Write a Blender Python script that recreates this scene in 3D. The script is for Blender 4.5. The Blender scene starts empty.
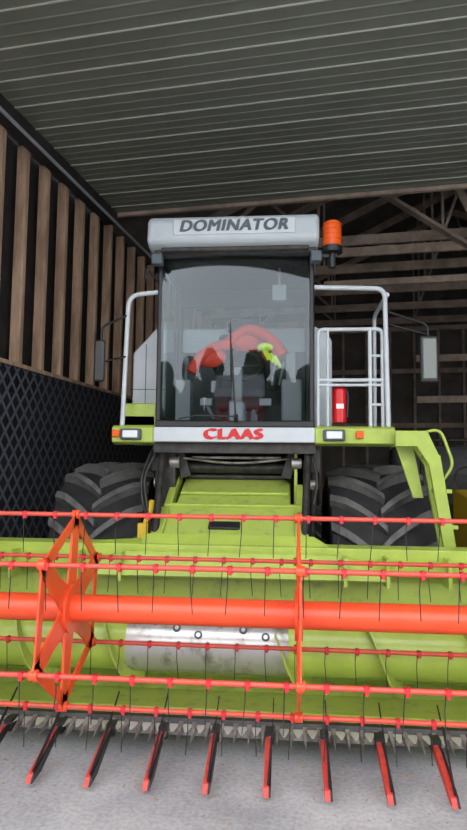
import bpy, bmesh, math, random
from mathutils import Vector, Matrix, Euler, Quaternion
random.seed(7)
sc = bpy.context.scene
try:
    sc.view_settings.view_transform = 'Standard'
except Exception: pass

# ---------------------------------------------------------------- materials
def mat(name, col, rough=0.5, metal=0.0, var=0.0, scale=6.0, col2=None, bump=0.0, coat=0.0, lo=0.38, hi=0.62, stretch=None):
    m = bpy.data.materials.new(name); m.use_nodes = True
    nt = m.node_tree; b = nt.nodes['Principled BSDF']
    b.inputs['Base Color'].default_value = (*col, 1)
    b.inputs['Roughness'].default_value = rough
    b.inputs['Metallic'].default_value = metal
    if coat: b.inputs['Coat Weight'].default_value = coat
    if var > 0 or col2:
        tc = nt.nodes.new('ShaderNodeTexCoord')
        n = nt.nodes.new('ShaderNodeTexNoise'); n.inputs['Scale'].default_value = scale
        n.inputs['Detail'].default_value = 6; n.inputs['Roughness'].default_value = 0.65
        if stretch:
            mp = nt.nodes.new('ShaderNodeMapping'); mp.inputs['Scale'].default_value = stretch
            nt.links.new(tc.outputs['Object'], mp.inputs['Vector']); nt.links.new(mp.outputs['Vector'], n.inputs['Vector'])
        else:
            nt.links.new(tc.outputs['Object'], n.inputs['Vector'])
        r = nt.nodes.new('ShaderNodeValToRGB')
        c2 = col2 if col2 else tuple(c*(1-var) for c in col)
        r.color_ramp.elements[0].position = lo; r.color_ramp.elements[0].color = (*c2, 1)
        r.color_ramp.elements[1].position = hi; r.color_ramp.elements[1].color = (*col, 1)
        nt.links.new(n.outputs['Fac'], r.inputs['Fac'])
        nt.links.new(r.outputs['Color'], b.inputs['Base Color'])
        if bump:
            bp = nt.nodes.new('ShaderNodeBump'); bp.inputs['Strength'].default_value = bump
            bp.inputs['Distance'].default_value = 0.01
            nt.links.new(n.outputs['Fac'], bp.inputs['Height']); nt.links.new(bp.outputs['Normal'], b.inputs['Normal'])
    return m

M = {}
M['green'] = mat('lime_green_paint', (0.41,0.53,0.085), 0.33, 0, 0.16, 5, coat=.2)
M['greend'] = mat('worn_green_paint', (0.39,0.49,0.09), 0.42, 0, scale=11, col2=(0.25,0.30,0.09), lo=.30, hi=.46)
M['red'] = mat('orange_red_paint', (0.84,0.085,0.025), 0.35, 0, 0.12, 7)
M['rail'] = mat('red_bar_paint', (0.72,0.07,0.035), 0.42, 0, scale=18, col2=(0.5,0.08,0.06))
M['clip'] = mat('red_plastic', (0.50,0.02,0.025), 0.4)
M['lifter'] = mat('lifter_red', (0.58,0.05,0.035), 0.45, 0, scale=30, col2=(0.25,0.04,0.04), lo=.3, hi=.5)
M['white'] = mat('white_grey_paint', (0.55,0.59,0.62), 0.4, 0, 0.08, 4)
M['roof'] = mat('cab_roof_grey', (0.48,0.53,0.565), 0.4, 0, 0.08, 4)
M['grey'] = mat('light_grey_panel', (0.42,0.45,0.46), 0.5, 0, 0.12, 4)
M['dgrey'] = mat('dark_grey_letter', (0.07,0.09,0.11), 0.5)
M['black'] = mat('black_plastic', (0.012,0.012,0.014), 0.45)
M['blackm'] = mat('black_greasy_metal', (0.018,0.018,0.018), 0.5, 0.3, scale=12, col2=(0.05,0.045,0.04))
M['steel'] = mat('worn_steel', (0.42,0.40,0.38), 0.4, 0.5, scale=9, col2=(0.16,0.14,0.12))
M['augsteel'] = mat('polished_auger_steel', (0.56,0.555,0.54), 0.28, 0.55, scale=5, col2=(0.25,0.25,0.20), lo=.36, hi=.50, stretch=(1.2,.8,.8))
M['steell'] = mat('bright_steel', (0.66,0.65,0.62), 0.35, 0.6)
M['tine'] = mat('spring_steel', (0.03,0.025,0.028), 0.45, 0.3)
M['rubber'] = mat('tyre_rubber', (0.085,0.084,0.086), 0.72, 0, scale=10, col2=(0.14,0.134,0.125), bump=0.2)
M['rubberd'] = mat('tyre_carcass_rubber', (0.012,0.012,0.014), 0.8, 0, scale=8, col2=(0.02,0.02,0.019))
M['wood'] = mat('pine_stud', (0.66,0.45,0.31), 0.8, 0, scale=3, col2=(0.40,0.26,0.175), stretch=(3,3,.5))
M['woodd'] = mat('truss_timber', (0.50,0.39,0.31), 0.85, 0, 0.4, 3)
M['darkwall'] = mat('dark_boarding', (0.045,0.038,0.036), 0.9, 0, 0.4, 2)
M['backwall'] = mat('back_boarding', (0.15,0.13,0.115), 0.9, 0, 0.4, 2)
M['ext'] = mat('extinguisher_red', (0.6,0.01,0.015), 0.25)
M['yellow'] = mat('yellow_paint', (0.75,0.50,0.03), 0.45)
M['orange'] = mat('beacon_orange', (0.80,0.11,0.01), 0.2)
M['mirror'] = mat('mirror_housing', (0.018,0.02,0.02), 0.45)
M['mirror2'] = mat('mirror_back_grey', (0.16,0.18,0.165), 0.35)
M['lamp'] = mat('headlamp_lens', (0.75,0.78,0.8), 0.12)
M['redcloth'] = mat('red_jacket', (0.80,0.05,0.025), 0.7, 0, 0.3, 12)  # colour of a red reflection in the glass, modelled as shapes in the cab
M['hivis'] = mat('hi_vis_glove', (0.65,0.85,0.05), 0.6)
M['seat'] = mat('seat_fabric', (0.035,0.037,0.042), 0.8)
M['console'] = mat('console_grey', (0.22,0.23,0.24), 0.6)
M['tarp'] = mat('grey_tarp', (0.12,0.12,0.13), 0.6, 0, 0.3, 5)
M['straw'] = mat('straw', (0.35,0.25,0.12), 0.8)
M['leaf'] = mat('tree_foliage', (0.06,0.085,0.035), 0.9, 0, 0.6, 1.2)
M['barnred'] = mat('barn_red_boards', (0.30,0.05,0.035), 0.8, 0, 0.3, 2)
M['tin'] = mat('barn_roof_tin', (0.22,0.23,0.24), 0.5, 0, 0.2, 2)

g = bpy.data.materials.new('tinted_windshield'); g.use_nodes = True
nt = g.node_tree; nt.nodes.clear()
o = nt.nodes.new('ShaderNodeOutputMaterial'); mx = nt.nodes.new('ShaderNodeMixShader')
tr = nt.nodes.new('ShaderNodeBsdfTransparent'); tr.inputs[0].default_value = (0.72,0.78,0.80,1)
gl = nt.nodes.new('ShaderNodeBsdfGlossy'); gl.inputs['Roughness'].default_value = 0.03
gl.inputs['Color'].default_value = (0.85,0.95,1,1)
fr = nt.nodes.new('ShaderNodeFresnel'); fr.inputs[0].default_value = 1.55
nt.links.new(fr.outputs[0], mx.inputs[0]); nt.links.new(tr.outputs[0], mx.inputs[1]); nt.links.new(gl.outputs[0], mx.inputs[2])
nt.links.new(mx.outputs[0], o.inputs[0]); M['glass'] = g

def concrete():
    m = mat('concrete_floor', (0.42,0.42,0.42), 0.85)
    nt = m.node_tree; b = nt.nodes['Principled BSDF']
    tc = nt.nodes.new('ShaderNodeTexCoord')
    n1 = nt.nodes.new('ShaderNodeTexNoise'); n1.inputs['Scale'].default_value = 1.6; n1.inputs['Detail'].default_value = 8
    n2 = nt.nodes.new('ShaderNodeTexNoise'); n2.inputs['Scale'].default_value = 45; n2.inputs['Detail'].default_value = 5
    nt.links.new(tc.outputs['Object'], n1.inputs['Vector']); nt.links.new(tc.outputs['Object'], n2.inputs['Vector'])
    r = nt.nodes.new('ShaderNodeValToRGB')
    r.color_ramp.elements[0].position=0.3; r.color_ramp.elements[0].color=(0.28,0.285,0.295,1)
    r.color_ramp.elements[1].position=0.7; r.color_ramp.elements[1].color=(0.54,0.54,0.545,1)
    nt.links.new(n1.outputs['Fac'], r.inputs['Fac'])
    r2 = nt.nodes.new('ShaderNodeValToRGB')
    r2.color_ramp.elements[0].position=0.3; r2.color_ramp.elements[0].color=(0.74,0.74,0.74,1)
    r2.color_ramp.elements[1].position=0.6; r2.color_ramp.elements[1].color=(1,1,1,1)
    nt.links.new(n2.outputs['Fac'], r2.inputs['Fac'])
    mxx = nt.nodes.new('ShaderNodeMixRGB'); mxx.blend_type='MULTIPLY'; mxx.inputs[0].default_value=1
    nt.links.new(r.outputs[0], mxx.inputs[1]); nt.links.new(r2.outputs[0], mxx.inputs[2])
    nt.links.new(mxx.outputs[0], b.inputs['Base Color'])
    bp = nt.nodes.new('ShaderNodeBump'); bp.inputs['Strength'].default_value=0.25; bp.inputs['Distance'].default_value=0.005
    nt.links.new(n2.outputs['Fac'], bp.inputs['Height']); nt.links.new(bp.outputs[0], b.inputs['Normal'])
    return m
M['floor'] = concrete()

def lattice():
    m = mat('black_lattice_lining', (0.012,0.013,0.018), 0.5)
    nt = m.node_tree; b = nt.nodes['Principled BSDF']
    tc = nt.nodes.new('ShaderNodeTexCoord'); sp = nt.nodes.new('ShaderNodeSeparateXYZ')
    nt.links.new(tc.outputs['Object'], sp.inputs[0])
    def math_(op, a, b_=None):
        nd = nt.nodes.new('ShaderNodeMath'); nd.operation = op
        for i, v in enumerate((a, b_)):
            if v is None: continue
            if isinstance(v, (int, float)): nd.inputs[i].default_value = v
            else: nt.links.new(v, nd.inputs[i])
        return nd.outputs[0]
    y = sp.outputs['Y']; z = math_('MULTIPLY', sp.outputs['Z'], 0.8)
    def line(sum_):
        f = math_('FRACT', math_('MULTIPLY', sum_, 1/0.17))
        d = math_('ABSOLUTE', math_('SUBTRACT', f, 0.5))
        return math_('LESS_THAN', d, 0.13)
    l1 = line(math_('ADD', y, z)); l2 = line(math_('SUBTRACT', math_('ADD', y, 50.0), z))
    mxv = math_('MAXIMUM', l1, l2)
    mixc = nt.nodes.new('ShaderNodeMixRGB')
    mixc.inputs[1].default_value = (0.012,0.013,0.018,1); mixc.inputs[2].default_value = (0.12,0.125,0.15,1)
    nt.links.new(mxv, mixc.inputs[0]); nt.links.new(mixc.outputs[0], b.inputs['Base Color'])
    bp = nt.nodes.new('ShaderNodeBump'); bp.inputs['Strength'].default_value = 0.7; bp.inputs['Distance'].default_value = 0.01
    nt.links.new(mxv, bp.inputs['Height']); nt.links.new(bp.outputs[0], b.inputs['Normal'])
    return m
M['lattice'] = lattice()
M['ceil'] = mat('grey_green_sheet_metal', (0.24,0.25,0.21), 0.45, 0.1, 0.12, 1.5)
M['seam'] = mat('ceiling_seam', (0.58,0.60,0.52), 0.4, 0.1)

# ---------------------------------------------------------------- mesh builder
class MB:
    def __init__(s): s.v=[]; s.f=[]
    def add(s, vs, fs):
        n=len(s.v); s.v += [tuple(v) for v in vs]; s.f += [tuple(i+n for i in f) for f in fs]; return s
    def box(s, c, d, rot=None):
        x,y,z=[k/2 for k in d]
        vs=[Vector((a*x,b*y,e*z)) for a in(-1,1) for b in(-1,1) for e in(-1,1)]
        if rot:
            R=Euler(rot).to_matrix(); vs=[R@v for v in vs]
        vs=[v+Vector(c) for v in vs]
        return s.add(vs,[(0,1,3,2),(4,6,7,5),(0,4,5,1),(2,3,7,6),(0,2,6,4),(1,5,7,3)])
    def bx(s,x0,x1,y0,y1,z0,z1):
        return s.box(((x0+x1)/2,(y0+y1)/2,(z0+z1)/2),(x1-x0,y1-y0,z1-z0))
    def cyl(s,p0,p1,r0,r1=None,n=12,caps=True):
        if r1 is None:r1=r0
        p0=Vector(p0);p1=Vector(p1);d=(p1-p0).normalized()
        a=d.orthogonal().normalized();b=d.cross(a)
        vs=[]
        for p,r in((p0,r0),(p1,r1)):
            for i in range(n):
                t=2*math.pi*i/n; vs.append(p+(a*math.cos(t)+b*math.sin(t))*r)
        fs=[(i,(i+1)%n,n+(i+1)%n,n+i) for i in range(n)]
        if caps: fs+=[tuple(range(n-1,-1,-1)),tuple(range(n,2*n))]
        return s.add(vs,fs)
    def beam(s,p0,p1,w,h,up=(0,0,1)):
        p0=Vector(p0);p1=Vector(p1);d=(p1-p0).normalized();u=Vector(up)
        a=d.cross(u)
        if a.length<1e-4:a=d.orthogonal()
        a.normalize();b=a.cross(d)
        vs=[p+a*i*w/2+b*j*h/2 for p in(p0,p1) for i,j in((-1,-1),(1,-1),(1,1),(-1,1))]
        return s.add(vs,[(3,2,1,0),(4,5,6,7),(0,1,5,4),(1,2,6,5),(2,3,7,6),(3,0,4,7)])
    def prism(s,prof,x0,x1):
        n=len(prof)
        vs=[(x0,y,z) for y,z in prof]+[(x1,y,z) for y,z in prof]
        return s.add(vs,[tuple(range(n)),tuple(range(2*n-1,n-1,-1))]+[(i,n+i,n+(i+1)%n,(i+1)%n) for i in range(n)])
    def prismy(s,prof,y0,y1):
        n=len(prof)
        vs=[(x,y0,z) for x,z in prof]+[(x,y1,z) for x,z in prof]
        return s.add(vs,[tuple(range(n)),tuple(range(2*n-1,n-1,-1))]+[(i,n+i,n+(i+1)%n,(i+1)%n) for i in range(n)])
    def sheet(s,prof,x0,x1,th=0.006):
        out=[]
        for i,(y,z) in enumerate(prof):
            a=prof[max(i-1,0)];b=prof[min(i+1,len(prof)-1)]
            dy,dz=b[0]-a[0],b[1]-a[1];l=math.hypot(dy,dz)
            out.append((y-dz/l*th,z+dy/l*th))
        for i in range(len(prof)-1):
            s.prism([prof[i],prof[i+1],out[i+1],out[i]],x0,x1)
        return s
    def path(s,pts,r,n=10,fil=0.0,steps=6):
        pts=[Vector(p) for p in pts]
        if fil>0:
            q=[pts[0]]
            for i in range(1,len(pts)-1):
                a,b,c=pts[i-1],pts[i],pts[i+1]
                f=min(fil,(a-b).length*.49,(c-b).length*.49)
                s0=b+(a-b).normalized()*f;s1=b+(c-b).normalized()*f
                for k in range(steps+1):
                    t=k/steps; q.append(s0*(1-t)**2+b*2*t*(1-t)+s1*t*t)
            q.append(pts[-1]);pts=q
        d=(pts[1]-pts[0]).normalized();a=d.orthogonal().normalized()
        vs=[];m=len(pts)
        for i,p in enumerate(pts):
            d=(pts[min(i+1,m-1)]-pts[max(i-1,0)]).normalized()
            a=(a-d*a.dot(d)).normalized();b=d.cross(a)
            for k in range(n):
                t=2*math.pi*k/n;vs.append(p+(a*math.cos(t)+b*math.sin(t))*r)
        fs=[]
        for i in range(m-1):
            for k in range(n):
                fs.append((i*n+k,i*n+(k+1)%n,(i+1)*n+(k+1)%n,(i+1)*n+k))
        fs+=[tuple(range(n-1,-1,-1)),tuple(range((m-1)*n,m*n))]
        return s.add(vs,fs)
    def ell(s,c,r,nu=16,nv=10):
        vs=[];c=Vector(c)
        for j in range(nv+1):
            ph=math.pi*j/nv
            for i in range(nu):
                t=2*math.pi*i/nu
                vs.append(c+Vector((r[0]*math.sin(ph)*math.cos(t),r[1]*math.sin(ph)*math.sin(t),r[2]*math.cos(ph))))
        fs=[(j*nu+i,(j+1)*nu+i,(j+1)*nu+(i+1)%nu,j*nu+(i+1)%nu) for j in range(nv) for i in range(nu)]
        return s.add(vs,fs)
    def obj(s,name,m,parent=None,bevel=0,smooth=False,seg=2):
        me=bpy.data.meshes.new(name);me.from_pydata(s.v,[],s.f);me.validate();me.update()
        bm=bmesh.new();bm.from_mesh(me)
        bmesh.ops.recalc_face_normals(bm,faces=bm.faces)
        bm.to_mesh(me);bm.free()
        ob=bpy.data.objects.new(name,me);sc.collection.objects.link(ob)
        me.materials.append(M[m] if isinstance(m,str) else m)
        if parent: ob.parent=parent
        if bevel:
            md=ob.modifiers.new('bevel','BEVEL');md.width=bevel;md.segments=seg;md.limit_method='ANGLE'
        if smooth or bevel:
            for p in me.polygons:p.use_smooth=True
            try:
                bpy.context.view_layer.objects.active=ob
                for o_ in bpy.context.selected_objects:o_.select_set(False)
                ob.select_set(True)
                bpy.ops.object.shade_smooth_by_angle(angle=math.radians(38))
                ob.select_set(False)
            except Exception: pass
        return ob

def empty(name,loc=(0,0,0),rotz=0):
    e=bpy.data.objects.new(name,None);sc.collection.objects.link(e)
    e.location=loc;e.rotation_euler=(0,0,rotz);e.empty_display_size=0.2
    return e

# ---------------------------------------------------------------- building
AL=math.radians(-7.3)
def place(ob):
    ob.location=(0.42,0,0);ob.rotation_euler=(0,0,AL);return ob
WL=-3.6; WR=8.0; TB=16.0; TC=7.8; H=5.2; TF=0.3; RID=2.2; RH=8.0
place(MB().bx(-30,30,-40,TB+0.2,-0.15,0).obj('floor','floor'))
place(MB().bx(WL-.2,WR,TF,TC,H,H+0.05).obj('ceiling','ceil'))
b=MB();b2=MB();t=TF+0.1
while t<TC:
    b.box(((WL+WR)/2,t,H-0.005),(WR-WL,0.013,0.010))
    for dt in (.13,.26):
        b2.prism([(t+dt,H),(t+dt+.01,H-0.006),(t+dt+.025,H-0.006),(t+dt+.035,H)],WL,WR)
    t+=0.40
place(b.obj('trim_1','seam'));place(b2.obj('ceiling_rib_sheet','ceil'))
place(MB().bx(WL,WR,TC,TC+0.06,H-0.05,H+0.25).obj('trim_2','woodd'))
place(MB().bx(WL+0.002,WL+0.16,TF,TC,H-0.16,H-0.002).obj('trim_3','darkwall'))
place(MB().path([(WL+0.22,TF,H-0.22),(WL+0.22,TC+3,H-0.22)],0.02).obj('conduit_pipe','grey'))
place(MB().bx(WL-0.32,WL-0.22,TF,TB,0,H+0.05).obj('wall_left','darkwall'))
place(MB().bx(WL-0.1,WL,TF,TB,0,2.62).obj('wall_lining_panel','lattice'))
b=MB();t=5.74-0.45*12
while t<TB-0.1:
    b.bx(WL-0.12,WL+0.0,t-0.03,t+0.03,2.62,H-0.1);t+=0.45
b.bx(WL-0.22,WL+0.02,TF,TB,2.62,2.66)
place(b.obj('wall_stud_framing','wood'))
place(MB().bx(WR,WR+0.1,TF,TB,0,H).obj('wall_right','darkwall'))
place(MB().prismy([(WL-0.3,0),(WR+.1,0),(WR+.1,H),(RID,RH),(WL-0.3,H)],TB,TB+0.1).obj('wall_back','backwall'))
b=MB();s=WL+.05
while s<WR-.1:
    b.bx(s,s+0.06,TB-0.12,TB-.01,0.01,H);s+=0.6
for z in (1.0,2.6,4.0,5.1): b.bx(WL+.05,WR-.05,TB-0.16,TB-0.1,z,z+0.12)
place(b.obj('trim_4','woodd'))
place(MB().prismy([(WL-0.2,H+0.05),(WR+.1,H+0.05),(RID,RH)],TC+0.0,TC+0.05).obj('wall_gable','darkwall'))  # unseen closure above the ceiling, added to block outside light
b=MB()
b.prismy([(WL-0.3,H),(RID,RH),(RID,RH+.05),(WL-0.3,H+.05)],TC,TB+.1)
b.prismy([(WR+.1,H),(RID,RH),(RID,RH+.05),(WR+.1,H+.05)],TC,TB+.1)
place(b.obj('roof_deck','backwall'))
for k,t in enumerate((9.6,11.0,12.4,13.8,15.2)):
    b=MB()
    b.beam((WL,t,H+.03),(WR,t,H+.03),0.05,0.16)
    b.beam((WL,t,H+.1),(RID,t,RH-.1),0.05,0.16);b.beam((WR,t,H+.1),(RID,t,RH-.1),0.05,0.16)
    N=6
    def top(s): return H+ (RH-H-.1)*(1-abs(s-RID)/( (RID-WL) if s<RID else (WR-RID)))
    for i in range(N):
        s0=WL+(WR-WL)*(i+0.5)/N
        s1=s0+0.9 if i%2==0 else s0-0.9
        b.beam((s0,t+.03,H+.05),(s0,t+.03,top(s0)-.05),0.04,0.1,(0,1,0))
        b.beam((s0,t+.05,H+.05),(s1,t+.05,top(s1)-.05),0.04,0.1,(0,1,0))
    place(b.obj('roof_truss','woodd'))
b=MB()
for s in (3.0,4.4,5.8): b.beam((s,TC+.1,H+.14),(s,TB-.1,H+.14),0.1,0.05)
b.beam((-.2,9.12,6.13),(2.5,9.27,4.21),0.05,0.17,(0,1,0))
b.beam((1.2,9.2,6.3),(1.9,9.2,4.6),0.1,0.05,(0,1,0))
b.beam((-.6,9.35,4.95),(7.5,9.35,4.95),0.05,0.14)
b.beam((-.6,9.35,4.45),(7.5,9.35,4.45),0.05,0.10)
place(b.obj('roof_bracing','woodd'))
for s in (2.5,3.9,6.3):
    b=MB();b.bx(s,s+.12,9.4,9.52,0,H+.3)
    b.beam((s+.06,9.48,H-1.2),(s+.06,10.4,H-.1),0.06,0.1)
    place(b.obj('timber_post','woodd'))
b=MB()
for z in (3.7,2.9): b.beam((1.0,12.0,z),(7.6,12.0,z),0.05,0.13)
place(b.obj('timber_rail','woodd'))

# ---------------------------------------------------------------- unseen trees and barn, added for the windshield to reflect
b=MB()
for k in range(150):
    x=random.uniform(-26,26);y=-29+random.uniform(-2,2);z=random.uniform(.6,8.2)*(0.75+.25*math.sin(x*.5))
    b.ell((x,y,z),(random.uniform(1.2,2.2),random.uniform(1.2,2),random.uniform(.9,1.7)),10,7)
b.obj('tree_line','leaf')  # added behind the camera to give the glass reflection some structure
E2=MB().bx(-5,2.5,-25,-20,0,3.0).obj('neighbour_barn','barnred')  # added out of view, gives the windshield something red to reflect
b=MB();b.prism([(-25.4,2.95),(-19.6,2.95),(-22.5,5.0)],-5.3,2.8);b.obj('barn_roof','tin',E2)
b=MB();b.bx(-2.8,-.2,-19.98,-19.94,0.02,2.5);b.bx(.6,1.6,-19.98,-19.94,1.0,2.0);b.obj('barn_opening','white',E2)

# ---------------------------------------------------------------- combine
C=empty('combine_harvester')
def wheel(cx,cy,R,W,name,parent,nl=18,rim='white'):
    e=bpy.data.objects.new(name,None);sc.collection.objects.link(e);e.parent=parent
    cz=R
    k_=R/.8
    rt=R-0.07*k_
    hw=W/2
    prof=[(-hw*.62,R*.50),(-hw*.9,R*.60),(-hw,R*.74),(-hw*.96,R*.87),(-hw*.84,rt-.02*k_),(-hw*.5,rt-.005*k_),(0,rt),(hw*.5,rt-.005*k_),(hw*.84,rt-.02*k_),(hw*.96,R*.87),(hw,R*.74),(hw*.9,R*.60),(hw*.62,R*.50)]
    n=56;vs=[];fs=[]
    for i in range(n):
        a=2*math.pi*i/n
        for x,r in prof: vs.append((cx+x,cy-r*math.cos(a),cz+r*math.sin(a)))
    m=len(prof)
    for i in range(n):
        for j in range(m-1):
            fs.append((i*m+j,i*m+j+1,((i+1)%n)*m+j+1,((i+1)%n)*m+j))
    MB().add(vs,fs).obj('tyre_carcass','rubberd',e,smooth=True)
    b=MB()
    def surf(x):
        ax=abs(x)/hw
        if ax<.84: return rt-.025*k_*(ax/.84)**2
        return rt-.025*k_-(ax-.84)/.14*(rt-.025*k_-R*.85)
    for sd in(-1,1):
        for k in range(nl):
            base=2*math.pi*(k+(0.5 if sd>0 else 0))/nl
            vs=[];fs=[];S=7
            for j in range(S+1):
                q=j/S;x=sd*(-0.02*k_+ (hw*.985+.02*k_)*q)
                an=base+.42*q**0.85
                r0=surf(x)-.01;r1=min(surf(x)+.075*k_,R) if q<.8 else surf(x)+.055*k_
                w=(.034+.014*q)/.8
                for da,rr in((-w*1.2,r0),(-w*.8,r1),(w*.8,r1),(w*1.2,r0)):
                    vs.append((cx+x,cy-rr*math.cos(an+da),cz+rr*math.sin(an+da)))
            for j in range(S):
                for q in range(3): fs.append((j*4+q,j*4+q+1,j*4+4+q+1,j*4+4+q))
            fs+=[(0,1,2,3),(S*4,S*4+3,S*4+2,S*4+1)]
            b.add(vs,fs)
    b.obj('tyre_lugs','rubber',e)
    b=MB()
    b.cyl((cx-hw*.6,cy,cz),(cx+hw*.6,cy,cz),R*.50,n=32)
    b.obj('rim',rim,e,bevel=.01)
    b=MB();b.cyl((cx-hw*.66,cy,cz),(cx+hw*.66,cy,cz),R*.18,n=20)
    for i in range(8):
        a=i*math.pi/4
        b.cyl((cx-hw*.64,cy+R*.25*math.cos(a),cz+R*.25*math.sin(a)),(cx+hw*.64,cy+R*.25*math.cos(a),cz+R*.25*math.sin(a)),.018*k_,n=8)
    b.obj('hub','steel',e)
wheel(-1.20,5.72,.81,.82,'front_wheel_l',C,17)
wheel(1.22,5.72,.81,.86,'front_wheel_r',C,17)
wheel(-1.0,9.3,.5,.42,'rear_wheel_l',C,16)
wheel(1.0,9.3,.5,.42,'rear_wheel_r',C,16)
b=MB();b.bx(-.8,.8,5.6,5.84,.68,.92);b.bx(-.8,.8,9.2,9.4,.42,.56)
b.bx(-.62,-.5,5.0,6.3,.85,1.75);b.bx(.5,.62,5.0,6.3,.85,1.75)
b.obj('axle_beam','blackm',C,bevel=.015)
b=MB()
b.prism([(6.0,1.2),(6.0,1.9),(5.9,2.0),(9.8,2.0),(10.4,1.6),(10.4,1.0),(8.5,.75)],-.72,.72)
b.obj('threshing_body','green',C,bevel=.02)
b=MB()
b.prismy([(-.98,2.0),(-.98,2.66),(-.70,2.96),(.70,2.96),(.84,2.8),(.84,2.0)],5.85,8.0)
b.obj('grain_tank','grey',C,bevel=.02)
b=MB()
b.prismy([(-.98,2.02),(-.98,2.62),(-.78,2.84),(-.67,2.92),(-.67,2.02)],5.35,5.84)
b.prismy([(.83,1.95),(.83,2.72),(.78,2.80),(.67,2.86),(.67,1.95)],5.35,5.84)
b.obj('side_cover_panel','white',C,bevel=.015)
b=MB();b.bx(-.975,-.67,5.343,5.352,2.28,2.285);b.bx(-.86,-.855,5.343,5.352,2.05,2.7)
b.obj('panel_seam','dgrey',C)
b=MB();b.bx(-.98,-.66,5.0,5.84,1.92,2.02);b.bx(-.96,-.68,5.0,5.3,1.9,2.12);b.obj('tool_box','green',C,bevel=.012)

b=MB()
b.bx(-1.0,-.65,4.84,5.7,1.78,1.90); b.bx(.65,1.26,4.84,5.7,1.79,1.90)
b.prism([(4.8,1.78),(4.8,1.9),(4.84,1.92),(4.9,1.92),(4.9,1.76)],-1.0,-.65)
b.prism([(4.8,1.78),(4.8,1.9),(4.84,1.92),(4.9,1.92),(4.9,1.76)],.65,1.28)
b.obj('platform_beam','green',C,bevel=.01)
b=MB();b.bx(-.65,.65,4.78,4.9,1.785,1.905);b.obj('brand_strip','white',C,bevel=.008)
b=MB();b.bx(-.66,.66,4.86,5.8,1.70,1.79);b.obj('cab_underframe','blackm',C)
bb=MB();bl=MB()
for x in(-.835,.80):
    bb.bx(x-.085,x+.085,4.76,4.82,1.80,1.89);bl.bx(x-.062,x+.062,4.745,4.765,1.815,1.875)
bb.obj('headlamp_housing','dgrey',C,bevel=.01);bl.obj('headlamp_lens','lamp',C,bevel=.008)
b=MB()
for x in(-.96,1.0): b.bx(x-.03,x+.03,4.77,4.81,1.82,1.88)
b.obj('indicator_lamp','orange',C,bevel=.008)

# cab
b=MB()
b.bx(-.65,-.605,4.84,4.90,1.93,3.38);b.bx(.605,.65,4.84,4.90,1.93,3.38)
b.bx(-.65,.65,4.84,4.90,3.32,3.40);b.bx(-.65,.65,4.83,4.90,1.905,1.965)
b.bx(-.65,-.60,5.75,5.82,1.9,3.4);b.bx(.60,.65,5.75,5.82,1.9,3.4)
b.bx(-.65,.65,5.76,5.82,1.9,2.7);b.bx(-.65,.65,5.76,5.82,3.15,3.4)
for x in(-.65,.62):
    b.bx(x,x+.03,4.88,5.8,3.3,3.4);b.bx(x,x+.03,4.88,5.8,1.9,2.0)
b.bx(-.64,.64,4.9,5.8,1.85,1.92)
b.obj('cab_frame','black',C,bevel=.012)
vs=[];fs=[];nx=24
for i in range(nx+1):
    x=-.61+1.22*i/nx
    y=4.845-.05*(1-(x/.61)**2)
    for j in range(9):
        z=1.955+1.375*j/8
        vs.append((x,y-.02*(1-((j-4)/4)**2),z))
for i in range(nx):
    for j in range(8):fs.append((9*i+j,9*i+9+j,9*i+10+j,9*i+1+j))
MB().add(vs,fs).obj('windshield','glass',C,smooth=True)
b=MB()
for x in(-.64,.64): b.add([(x,4.9,2.0),(x,5.76,2.0),(x,5.76,3.32),(x,4.9,3.32)],[(0,1,2,3)])
b.obj('cab_side_glass','glass',C)
b=MB()
b.prism([(4.72,3.36),(4.64,3.40),(4.66,3.585),(4.72,3.63),(5.88,3.66),(5.95,3.60),(5.95,3.36)],-.71,.68)
b.obj('cab_roof','roof',C,bevel=.035,seg=3)
b=MB();b.bx(-.66,.66,4.74,5.9,3.32,3.40)
b.bx(-.60,.60,4.70,4.76,3.33,3.37);b.obj('roof_visor','blackm',C,bevel=.01)
b=MB()
for x in(-.64,.66): b.bx(x-.045,x+.045,4.72,4.80,3.24,3.33)
b.obj('work_lamp','dgrey',C,bevel=.01)
b=MB().bx(-.49,.49,4.638,4.655,3.445,3.575);b.obj('roof_badge','white',C,bevel=.006)
b=MB();b.cyl((.79,4.78,3.36),(.79,4.78,3.56),.075,.070,n=24);b.ell((.79,4.78,3.56),(.070,.070,.03))
for i in range(5): b.cyl((.79,4.78,3.385+.04*i),(.79,4.78,3.393+.04*i),.079,n=24)
b.obj('beacon_lens','orange',C,smooth=True)
b=MB();b.cyl((.79,4.78,3.32),(.79,4.78,3.37),.082,n=24);b.cyl((.79,4.78,3.2),(.79,4.78,3.33),.03);b.beam((.62,4.80,3.30),(.83,4.79,3.30),.05,.03);b.obj('beacon_base','black',C,smooth=True)

def text(s,name,m,loc,w,h,shear=0.0,sp=1.0):
    cu=bpy.data.curves.new(name,'FONT');cu.body=s;cu.extrude=.004;cu.align_x='CENTER';cu.align_y='CENTER'
    cu.shear=shear;cu.space_character=sp
    ob=bpy.data.objects.new(name,cu);sc.collection.objects.link(ob)
    bpy.context.view_layer.update()
    dx,dy=ob.dimensions[0],ob.dimensions[1]
    ob.scale=(w/dx,h/dy,1)
    ob.rotation_euler=(math.pi/2,0,0);ob.location=loc;cu.materials.append(M[m]);ob.parent=C
    return ob
for i in range(3):
    text('DOMINATOR','roof_lettering','dgrey',(-.012+.006*i,4.632+.0005*i,3.510+.002*i),.86,.090,.2,1.1)
for i in range(4):
    text('CLAAS','strip_lettering','ext',(-.012+.008*i,4.775+.0005*i,1.842+.003*i),.46,.080,0,1.15)

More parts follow.
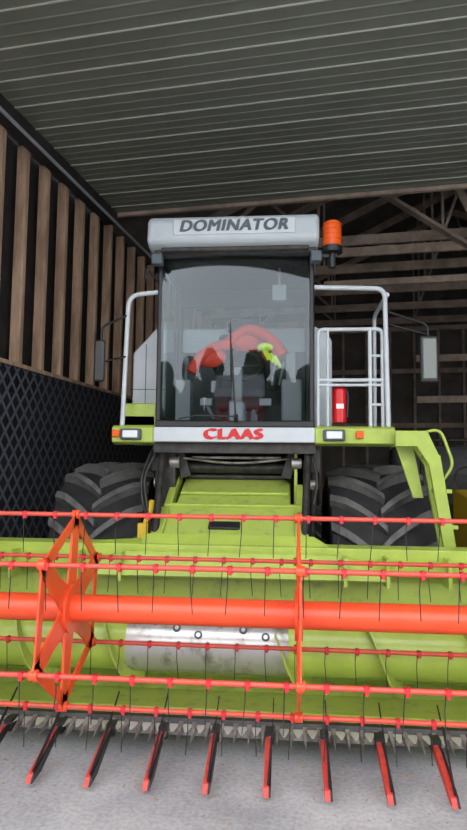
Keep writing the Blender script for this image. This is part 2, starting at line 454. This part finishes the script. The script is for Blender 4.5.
# interior
b=MB();b.bx(-.22,.22,5.3,5.7,2.1,2.3);b.bx(-.22,.22,5.6,5.72,2.25,2.85);b.bx(-.14,.14,5.62,5.70,2.86,3.0);b.bx(.25,.35,5.3,5.7,2.3,2.42);b.bx(-.15,.15,5.35,5.65,1.92,2.1)
b.obj('operator_seat','seat',C,bevel=.04)
b=MB();b.beam((0,5.05,1.92),(0,5.22,2.45),.09,.10);b.bx(-.06,.06,5.02,5.12,1.92,2.15);b.bx(.38,.56,5.15,5.7,1.92,2.35);b.obj('steering_column','console',C,bevel=.02)
b=MB();pts=[]
for i in range(33):
    a=2*math.pi*i/32;pts.append((.21*math.cos(a),5.24+.08*math.sin(a)*1.0,2.48+.19*math.sin(a)*.75))
b.path(pts,.016);b.path([(-.2,5.24,2.48),(.2,5.24,2.48)],.013);b.obj('steering_wheel','black',C,smooth=True)
b=MB()
b.path([(-.40,5.10,2.40),(-.34,5.12,2.52),(-.20,5.14,2.63),(-.08,5.18,2.66)],.05,fil=.15)
b.path([(-.10,5.3,2.70),(.06,5.28,2.82),(.20,5.25,2.78),(.32,5.20,2.68),(.40,5.18,2.56)],.05,fil=.15)
b.ell((.06,5.33,2.72),(.19,.07,.11));b.ell((-.24,5.16,2.54),(.14,.06,.09));b.ell((.30,5.22,2.60),(.10,.05,.10))
b.obj('red_jacket','redcloth',C,smooth=True)  # solid shapes standing in for a red vehicle reflected in the windshield
b=MB()
for i in range(4): b.path([(.22+.035*i,5.1,2.60-.02*i),(.27+.035*i,5.08,2.50-.02*i)],.014)
b.ell((.24,5.12,2.62),(.07,.03,.04));b.obj('work_glove','hivis',C,smooth=True)
b=MB();b.bx(-.55,-.42,5.2,5.35,1.95,2.35);b.path([(-.48,5.27,2.3),(-.46,5.25,2.5)],.015);b.ell((-.46,5.25,2.52),(.03,.03,.04));b.bx(.42,.50,5.2,5.28,2.35,2.60)
b.path([(.36,5.12,3.32),(.36,5.1,3.15)],.012);b.bx(.30,.42,5.08,5.12,3.02,3.16)
b.path([(-.2,5.1,2.0),(-.25,5.0,2.12)],.015);b.bx(-.30,-.2,4.98,5.04,2.1,2.16);b.bx(.2,.3,4.98,5.04,2.1,2.16)
b.path([(.30,5.2,2.3),(.33,5.1,2.52)],.01);b.path([(.36,5.2,2.3),(.40,5.1,2.48)],.01)
b.obj('cab_console','console',C,bevel=.015)
b=MB();b.cyl((.02,4.81,1.96),(.02,4.775,2.0),.02);b.path([(.02,4.77,1.98),(-.02,4.76,2.55)],.007);b.path([(-.02,4.755,2.25),(-.03,4.755,2.75)],.005);b.path([(-.45,4.79,1.97),(-.3,4.78,2.0),(.02,4.77,1.99)],.006)
b.obj('wiper','black',C)

# handrails
b=MB()
b.path([(-.93,4.86,1.88),(-.90,4.86,3.02),(-.63,4.88,3.05)],.02,fil=.10)
b.path([(.64,4.88,3.07),(1.22,4.88,3.05),(1.235,4.86,1.88)],.02,fil=.08)
b.path([(.68,4.9,1.9),(.68,4.9,2.72),(1.20,4.9,2.72),(1.20,4.9,1.9)],.016,fil=.05)
b.path([(1.10,4.9,1.9),(1.10,4.9,2.72)],.016);b.path([(.68,4.9,2.30),(1.22,4.9,2.30)],.016);b.path([(.68,4.9,2.26),(1.22,4.9,2.26)],.012)
b.path([(.76,4.9,2.72),(.76,4.9,1.9)],.012)
b.path([(1.24,4.88,3.0),(1.24,5.6,3.0),(1.24,5.62,1.9)],.018,fil=.08)
b.path([(1.10,4.9,2.1),(1.22,4.9,2.1)],.012);b.path([(1.10,4.9,2.5),(1.22,4.9,2.5)],.012)
b.obj('handrail','white',C,smooth=True)
b=MB();b.cyl((.86,4.98,1.96),(.86,4.98,2.22),.058,n=20);b.ell((.86,4.98,2.22),(.058,.058,.04));b.obj('extinguisher_bottle','ext',C,smooth=True)
b=MB();b.cyl((.86,4.98,2.25),(.86,4.98,2.30),.018);b.beam((.81,4.96,2.31),(.91,4.96,2.29),.02,.015);b.path([(.88,4.97,2.28),(.93,4.95,2.2),(.92,4.95,2.0)],.01,fil=.04);b.obj('extinguisher_valve','black',C)
b=MB();b.bx(.83,.89,4.918,4.925,2.07,2.11);b.obj('extinguisher_label','lamp',C)
b=MB()
b.bx(-1.125,-1.035,4.66,4.70,2.26,2.60);b.bx(1.465,1.605,4.735,4.77,2.26,2.63);b.obj('mirror_housing','mirror',C,bevel=.03,seg=4)
b=MB();b.bx(1.482,1.588,4.722,4.74,2.285,2.605);b.obj('mirror_face','mirror2',C,bevel=.008,seg=3)
b=MB();b.path([(-.90,4.86,2.85),(-1.08,4.72,2.72),(-1.08,4.70,2.5)],.01,fil=.05);b.path([(-.90,4.86,2.5),(-1.08,4.70,2.42)],.009)
b.path([(1.235,4.88,2.86),(1.53,4.76,2.72),(1.53,4.75,2.55)],.01,fil=.05);b.path([(1.23,4.88,2.76),(1.53,4.76,2.64)],.008)
b.path([(-.64,4.86,3.12),(-.72,4.7,3.2),(-.72,4.68,3.1)],.01,fil=.04)
b.obj('mirror_arm','black',C)

# ladder right
b=MB()
for y0,y1 in((4.70,4.73),(4.86,4.89)):
    b.prismy([(1.26,1.88),(1.50,1.88),(1.60,1.66),(1.70,1.0),(1.61,.98),(1.51,1.62),(1.42,1.76),(1.26,1.76)],y0,y1)
for x,z in((1.62,1.15),(1.58,1.42),(1.50,1.68)): b.bx(x-.02,x+.10,4.71,4.88,z-.015,z+.015)
b.path([(1.46,4.75,1.86),(1.60,4.72,1.90),(1.70,4.72,1.62),(1.62,4.75,1.5)],.013,fil=.09)
b.prismy([(1.28,1.80),(1.42,1.80),(1.50,1.36),(1.42,1.36)],4.86,4.885)
b.obj('access_ladder','green',C,bevel=.006)

# feeder house
b=MB()
b.prism([(4.38,1.00),(4.70,1.22),(5.25,1.48),(5.9,1.55),(5.9,1.0),(4.5,.25),(4.38,.25)],-.46,.46)
b.prism([(4.36,1.01),(4.72,1.235),(4.78,1.27),(4.80,1.20),(4.5,.9),(4.4,.25),(4.36,.25)],-.59,.59)
b.obj('feeder_house','greend',C,bevel=.012)
b=MB();b.beam((-.52,4.8,1.22),(-.52,5.3,1.50),.06,.14);b.beam((.54,4.75,1.15),(.54,5.2,1.5),.07,.16)
b.bx(.49,.58,5.0,5.06,1.15,1.72)
b.box((0,4.98,1.37),(.9,.03,.025),(math.radians(25),0,0));b.box((0,4.79,1.28),(1.1,.03,.03),(math.radians(25),0,0))
b.box((0,4.45,1.075),(1.0,.02,.02),(math.radians(32),0,0))
for x in (-.5,.5): b.box((x,4.56,1.155),(.02,.36,.025),(math.radians(32),0,0))
b.obj('feeder_side_rail','green',C,bevel=.006)
b=MB()
b.box((-.04,4.555,1.148),(.24,.085,.02),(math.radians(32),0,0));b.obj('feeder_hand_hole','black',C,bevel=.008)
b=MB();b.cyl((-.5,5.2,1.58),(.5,5.2,1.58),.05,n=20)
for i in range(5): b.cyl((-.42,5.25+.05*i,1.50+.04*i),(.42,5.25+.05*i,1.50+.04*i),.028,n=12)
b.bx(-.7,.7,5.5,5.56,1.1,1.78)
for sx in(-1,1):
    b.cyl((sx*.60,4.95,1.72),(sx*.56,4.5,1.05),.03);b.cyl((sx*.66,5.0,1.74),(sx*.64,5.1,1.0),.025);b.bx(sx*.64-.06,sx*.64+.06,4.98,5.1,1.55,1.78)
    b.beam((sx*.5,5.1,1.75),(sx*.42,5.1,1.5),.06,.08)
b.path([(-.66,4.95,1.7),(-.74,4.85,1.5),(-.68,4.8,1.2),(-.60,4.6,1.08)],.014,fil=.1)
b.path([(-.70,4.98,1.72),(-.76,4.85,1.5),(-.74,4.82,1.3),(-.62,4.7,1.1)],.012,fil=.1)
b.path([(-.58,4.95,1.72),(-.64,4.85,1.5),(-.6,4.8,1.3),(-.55,4.7,1.2)],.012,fil=.1)
b.path([(.62,4.95,1.72),(.68,4.85,1.5),(.64,4.8,1.3)],.012,fil=.1)
b.obj('feeder_drive_linkage','blackm',C,smooth=True)
b=MB()
for sx in(-1,1):
    b.cyl((sx*.47,5.02,1.62),(sx*.55,5.02,1.62),.05,n=16);b.cyl((sx*.60,4.93,1.45),(sx*.66,4.93,1.45),.04,n=14)
b.path([(-.45,5.08,1.66),(0,5.06,1.61),(.45,5.08,1.66)],.012,fil=.2)
b.bx(-.38,.38,5.12,5.15,1.655,1.675)
b.obj('feeder_drive_pulley','steel',C,smooth=True)
b=MB();b.cyl((-.69,4.72,1.08),(-.66,4.86,1.30),.03);b.bx(-.73,-.65,4.66,4.74,1.0,1.14);b.obj('lift_cylinder','yellow',C,smooth=True)

# ---- header table
HX=2.1
b=MB()
prof=[(3.46,.135),(3.62,.17),(3.72,.155),(3.85,.14),(4.02,.13),(4.18,.17),(4.28,.27),(4.33,.42),(4.35,.62),(4.35,.80),(4.30,.98)]
b.sheet(prof,-HX,HX,.008)
b.obj('table_sheet','greend',C,smooth=True)
b=MB()
b.prism([(4.26,.96),(4.26,1.035),(4.36,1.05),(4.40,1.0),(4.38,.93),(4.30,.93)],-HX,HX)
b.prism([(4.18,.88),(4.17,.90),(4.27,.965),(4.28,.94)],-HX,HX)
b.bx(-HX,HX,4.34,4.44,.12,.26)
b.obj('table_top_beam','green',C,bevel=.006)
b=MB()
def plate(pts,th=.012):
    n=len(pts);vs=[Vector(p) for p in pts]+[Vector(p)+Vector((0,th,-th)) for p in pts]
    b.add(vs,[tuple(range(n)),tuple(range(2*n-1,n-1,-1))]+[(i,n+i,n+(i+1)%n,(i+1)%n) for i in range(n)])
plate([(-.72,4.24,.99),(.82,4.24,.99),(.62,4.36,1.10),(-.58,4.36,1.10)])
plate([(-1.02,4.14,.84),(1.10,4.14,.84),(.82,4.23,.99),(-.72,4.23,.99)])
plate([(-.9,4.25,1.06),(-.6,4.25,1.08),(-.62,4.30,1.02),(-.95,4.30,1.0)])
b.obj('table_guard_plate','green',C)
b=MB()
for x in (-1.9,-1.5,-1.02,-.72,.82,1.10,1.5,1.9): b.bx(x-.012,x+.012,4.12,4.3,.80,.99)
b.obj('table_rib','green',C)
for sx in(-1,1):
    b=MB();b.prism([(3.0,.12),(3.5,.08),(4.4,.08),(4.42,1.02),(4.1,1.04),(3.6,.75),(3.1,.3)],min(sx*HX,sx*(HX+.03)),max(sx*HX,sx*(HX+.03)))
    b.obj('table_end_plate','green',C)
AY,AZ=3.98,.455
b=MB();b.cyl((-HX+.02,AY,AZ),(-.56,AY,AZ),.185,n=36);b.cyl((.42,AY,AZ),(HX-.02,AY,AZ),.185,n=36);b.obj('auger_tube','green',C,smooth=True)
b=MB();b.cyl((-.58,AY,AZ),(.44,AY,AZ),.187,n=36);b.obj('auger_centre','augsteel',C,smooth=True)
def flight(x0,x1,turns,ph):
    n=int(40*abs(turns));vs=[];fs=[]
    for i in range(n+1):
        t=i/n;a=ph+2*math.pi*turns*t;x=x0+(x1-x0)*t
        for r in(.18,.262):
            for dx in(-.006,.006): vs.append((x+dx,AY+r*math.cos(a),AZ+r*math.sin(a)))
    for i in range(n):
        k=4*i
        fs+=[(k,k+4,k+6,k+2),(k+1,k+3,k+7,k+5),(k+2,k+6,k+7,k+3)]
    return vs,fs
b=MB();b.add(*flight(-HX+.05,-.5,2.7,0.4));b.add(*flight(HX-.05,.36,-2.9,2.0));b.obj('auger_flight','greend',C,smooth=True)
b=MB();bg=MB()
for i in range(6):
    x=-.40+.14*i;a=math.radians(128+ (i%3)*12)
    d=Vector((0,math.cos(a),math.sin(a)));c=Vector((x,AY,AZ))
    bg.cyl(c+d*.17,c+d*.192,.026,n=16)
    b.cyl(c+d*.18,c+d*.195,.013,n=12)
for i in range(8):
    x=-.45+.11*i;a=math.radians(-60+ i*17)
    d=Vector((0,math.cos(a),math.sin(a)));c=Vector((x,AY,AZ));b.cyl(c+d*.17,c+d*.26,.009)
b.obj('auger_fingers','steell',C);bg.obj('auger_finger_guides','dgrey',C)
# cutter bar
b=MB();b.bx(-HX,HX,3.42,3.455,.11,.150)
x=-HX+.04
while x<HX:
    b.add([(x-.013,3.44,.125),(x+.013,3.44,.125),(x+.013,3.44,.175),(x-.013,3.44,.175),(x,3.28,.128)],[(0,1,2,3),(0,4,1),(1,4,2),(2,4,3),(3,4,0)])
    x+=.0762
b.obj('knife_guards','steel',C)
b=MB();x=-HX+.078
while x<HX:
    b.add([(x-.034,3.44,.158),(x+.034,3.44,.158),(x+.006,3.36,.150),(x-.006,3.36,.150),(x-.034,3.44,.162),(x+.034,3.44,.162),(x+.006,3.36,.153),(x-.006,3.36,.153)],[(0,1,2,3),(4,7,6,5),(0,3,7,4),(1,5,6,2),(3,2,6,7)])
    x+=.0762
b.obj('knife_sections','steell',C)
b=MB();b.prism([(3.44,.155),(3.46,.185),(3.50,.185),(3.52,.15)],-HX,HX);b.obj('knife_back_bar','blackm',C)
# crop lifters
br=MB();bk=MB()
x0=.34;SPC=.292
while x0-SPC>-HX: x0-=SPC
x=x0
while x<HX:
    w=random.uniform(-.01,.01)
    br.prism([(2.99,.03),(3.02,.062),(3.30,.145),(3.42,.155),(3.42,.120),(3.34,.105),(3.06,.03)],x-.022,x+.004)
    bk.prism([(2.985,.034),(3.02,.066),(3.30,.155),(3.40,.150),(3.10,.04)],x+.004,x+.014)
    bk.beam((x,3.03,.07),(x+.012+w,3.30,.235),.008,.018);bk.beam((x+.012+w,3.30,.235),(x+.014+w,3.44,.32),.006,.012)
    bk.bx(x-.024,x+.022,3.36,3.44,.11,.172)
    x+=SPC
br.obj('crop_lifter_skid','lifter',C);bk.obj('crop_lifter_riser','black',C)

# ---- reel
RY,RZ,RR=3.25,.82,.50
b=MB();b.cyl((-2.0,RY,RZ),(2.0,RY,RZ),.072,n=36);b.obj('reel_tube','red',C,smooth=True)
angs=[math.radians(a) for a in(36,96,156,-24,-84,-144)]
pos=[(RY-RR*math.cos(a),RZ+RR*math.sin(a)) for a in angs]
b=MB();bc=MB();bt=MB()
for j,(y,z) in enumerate(pos):
    b.cyl((-2.0,y,z),(2.0,y,z),.0125,n=12)
    x=-1.95+.03*j
    while x<1.98:
        bc.bx(x-.008,x+.008,y-.015,y+.015,z-.024,z+.016)
        bc.cyl((x-.013,y,z-.002),(x+.013,y,z-.002),.0162,n=10)
        jx=random.uniform(-.012,.012);jy=random.uniform(-.02,.02)
        bt.path([(x-.010,y,z-.015),(x-.012,y+.012,z-.08),(x-.012+jx,y+.015+jy,z-.215)],.0026,n=5)
        x+=.176
b.obj('tine_bars','rail',C,smooth=True);bc.obj('tine_clamps','clip',C);bt.obj('reel_tines','tine',C)
b=MB()
for sx in [-1.97,-.745,.49,1.72]:
    P=[Vector((sx,y,z)) for y,z in pos];o_=Vector((sx,RY,RZ))
    order=sorted(range(6),key=lambda i:math.atan2(P[i].z-RZ,P[i].y-RY));P=[P[i] for i in order]
    b.cyl(o_-Vector((.02,0,0)),o_+Vector((.02,0,0)),.13,n=24)
    for i in range(6):
        d=(P[i]-o_).normalized(); dn=(P[(i+1)%6]-o_).normalized()
        side=Vector((0,-d.z,d.y))
        vs=[];T=.005
        for xx in(-T,T):
            for rad,w in((.08,.08),(.28,.055),(.46,.06),(.515,.03)):
                for sgn in(-1,1): vs.append(o_+d*rad+side*w*sgn+Vector((xx,0,0)))
        fs=[]
        for q in range(3):
            fs.append((2*q,2*q+1,2*q+3,2*q+2));fs.append((8+2*q,8+2*q+2,8+2*q+3,8+2*q+1))
            fs.append((2*q,2*q+2,8+2*q+2,8+2*q));fs.append((2*q+1,8+2*q+1,8+2*q+3,2*q+3))
        fs+=[(0,8,9,1),(6,7,15,14)]
        b.add(vs,fs)
        b.beam(o_+d*.08+side*.06,o_+d*.48+side*.042,.014,.005,side);b.beam(o_+d*.08-side*.06,o_+d*.48-side*.042,.014,.005,side)
        b.beam(o_+d*.475,o_+dn*.475,.010,.06,d+dn)
        b.cyl(P[i]-Vector((.02,0,0)),P[i]+Vector((.02,0,0)),.026,n=14)
b.obj('reel_spider','red',C,bevel=.002)
b=MB()
for sx in(-1,1):
    b.beam((sx*2.06,RY,RZ),(sx*2.06,4.35,1.12),.05,.09);b.cyl((sx*2.0,RY,RZ),(sx*2.08,RY,RZ),.06,n=16)
b.obj('reel_arm','green',C,bevel=.008)

b=MB()
for i in range(260):
    x=random.uniform(-2.2,2.6);y=random.uniform(2.4,3.9);a=random.uniform(0,math.pi);l=random.uniform(.008,.03)
    b.box((x,y,.0025),(l,.003,.004),(0,0,a))
b.obj('straw_scraps','straw')

# ---------------------------------------------------------------- background machine (right rear): compact yellow tractor
T=empty('compact_tractor')
tx=2.85
wheel(tx-.48,7.45,.32,.22,'front_wheel_l',T,14,'yellow');wheel(tx+.48,7.45,.32,.22,'front_wheel_r',T,14,'yellow')
wheel(tx-.50,8.65,.50,.30,'rear_wheel_l',T,16,'yellow');wheel(tx+.50,8.65,.50,.30,'rear_wheel_r',T,16,'yellow')
b=MB();b.prism([(7.1,.55),(7.1,1.05),(7.2,1.22),(8.1,1.32),(8.1,.55)],tx-.26,tx+.26)
b.prism([(8.25,.95),(8.2,1.12),(8.5,1.2),(8.95,1.18),(9.15,.95),(9.1,.9),(8.9,1.1),(8.5,1.12)],tx-.68,tx-.33)
b.prism([(8.25,.95),(8.2,1.12),(8.5,1.2),(8.95,1.18),(9.15,.95),(9.1,.9),(8.9,1.1),(8.5,1.12)],tx+.33,tx+.68)
b.obj('tractor_hood','yellow',T,bevel=.02)
b=MB();b.bx(tx-.2,tx+.2,7.05,8.9,.42,.58);b.bx(tx-.45,tx+.45,7.40,7.5,.28,.36);b.bx(tx-.2,tx+.2,7.085,7.1,.62,1.0)
b.bx(tx-.22,tx+.22,8.5,8.95,.95,1.08);b.bx(tx-.22,tx+.22,8.9,9.0,1.05,1.5);b.bx(tx-.3,tx+.3,8.1,8.5,.5,.56);b.bx(tx-.3,tx+.3,8.6,9.0,.5,.95)
b.path([(tx,8.1,1.2),(tx,8.3,1.45)],.02)
pts=[(tx+.17*math.cos(2*math.pi*i/20),8.3+.05*math.sin(2*math.pi*i/20),1.46+.15*math.sin(2*math.pi*i/20)) for i in range(21)]
b.path(pts,.014,n=8)
b.path([(tx-.45,9.0,.95),(tx-.45,9.0,2.0),(tx+.45,9.0,2.0),(tx+.45,9.0,.95)],.03,fil=.15)
b.obj('tractor_chassis','blackm',T,bevel=.006)
b=MB();b.prism([(10.0,0),(10.0,1.5),(10.2,1.95),(10.6,2.0),(10.9,1.3),(10.9,0)],2.2,3.7);b.obj('tarp_covered_pile','tarp',bevel=.15,seg=4)

# ---------------------------------------------------------------- light
w=bpy.data.worlds.new('overcast');sc.world=w;w.use_nodes=True
bg=w.node_tree.nodes['Background'];bg.inputs[0].default_value=(0.94,0.96,1.0,1);bg.inputs[1].default_value=4.8

# ---------------------------------------------------------------- camera
cd=bpy.data.cameras.new('camera');cam=bpy.data.objects.new('camera',cd);sc.collection.objects.link(cam)
th=math.radians(5.0);p=math.radians(4.8)
fwd=Vector((-math.sin(th)*math.cos(p),math.cos(th)*math.cos(p),math.sin(p)))
q=fwd.to_track_quat('-Z','Y')
cam.rotation_mode='QUATERNION'
cam.rotation_quaternion=q@Quaternion((0,0,1),math.radians(0.6))
cam.location=(0.42,0,1.6)
cd.sensor_fit='VERTICAL';cd.sensor_height=36;cd.lens=600/830*36;cd.clip_start=.05
sc.camera=cam
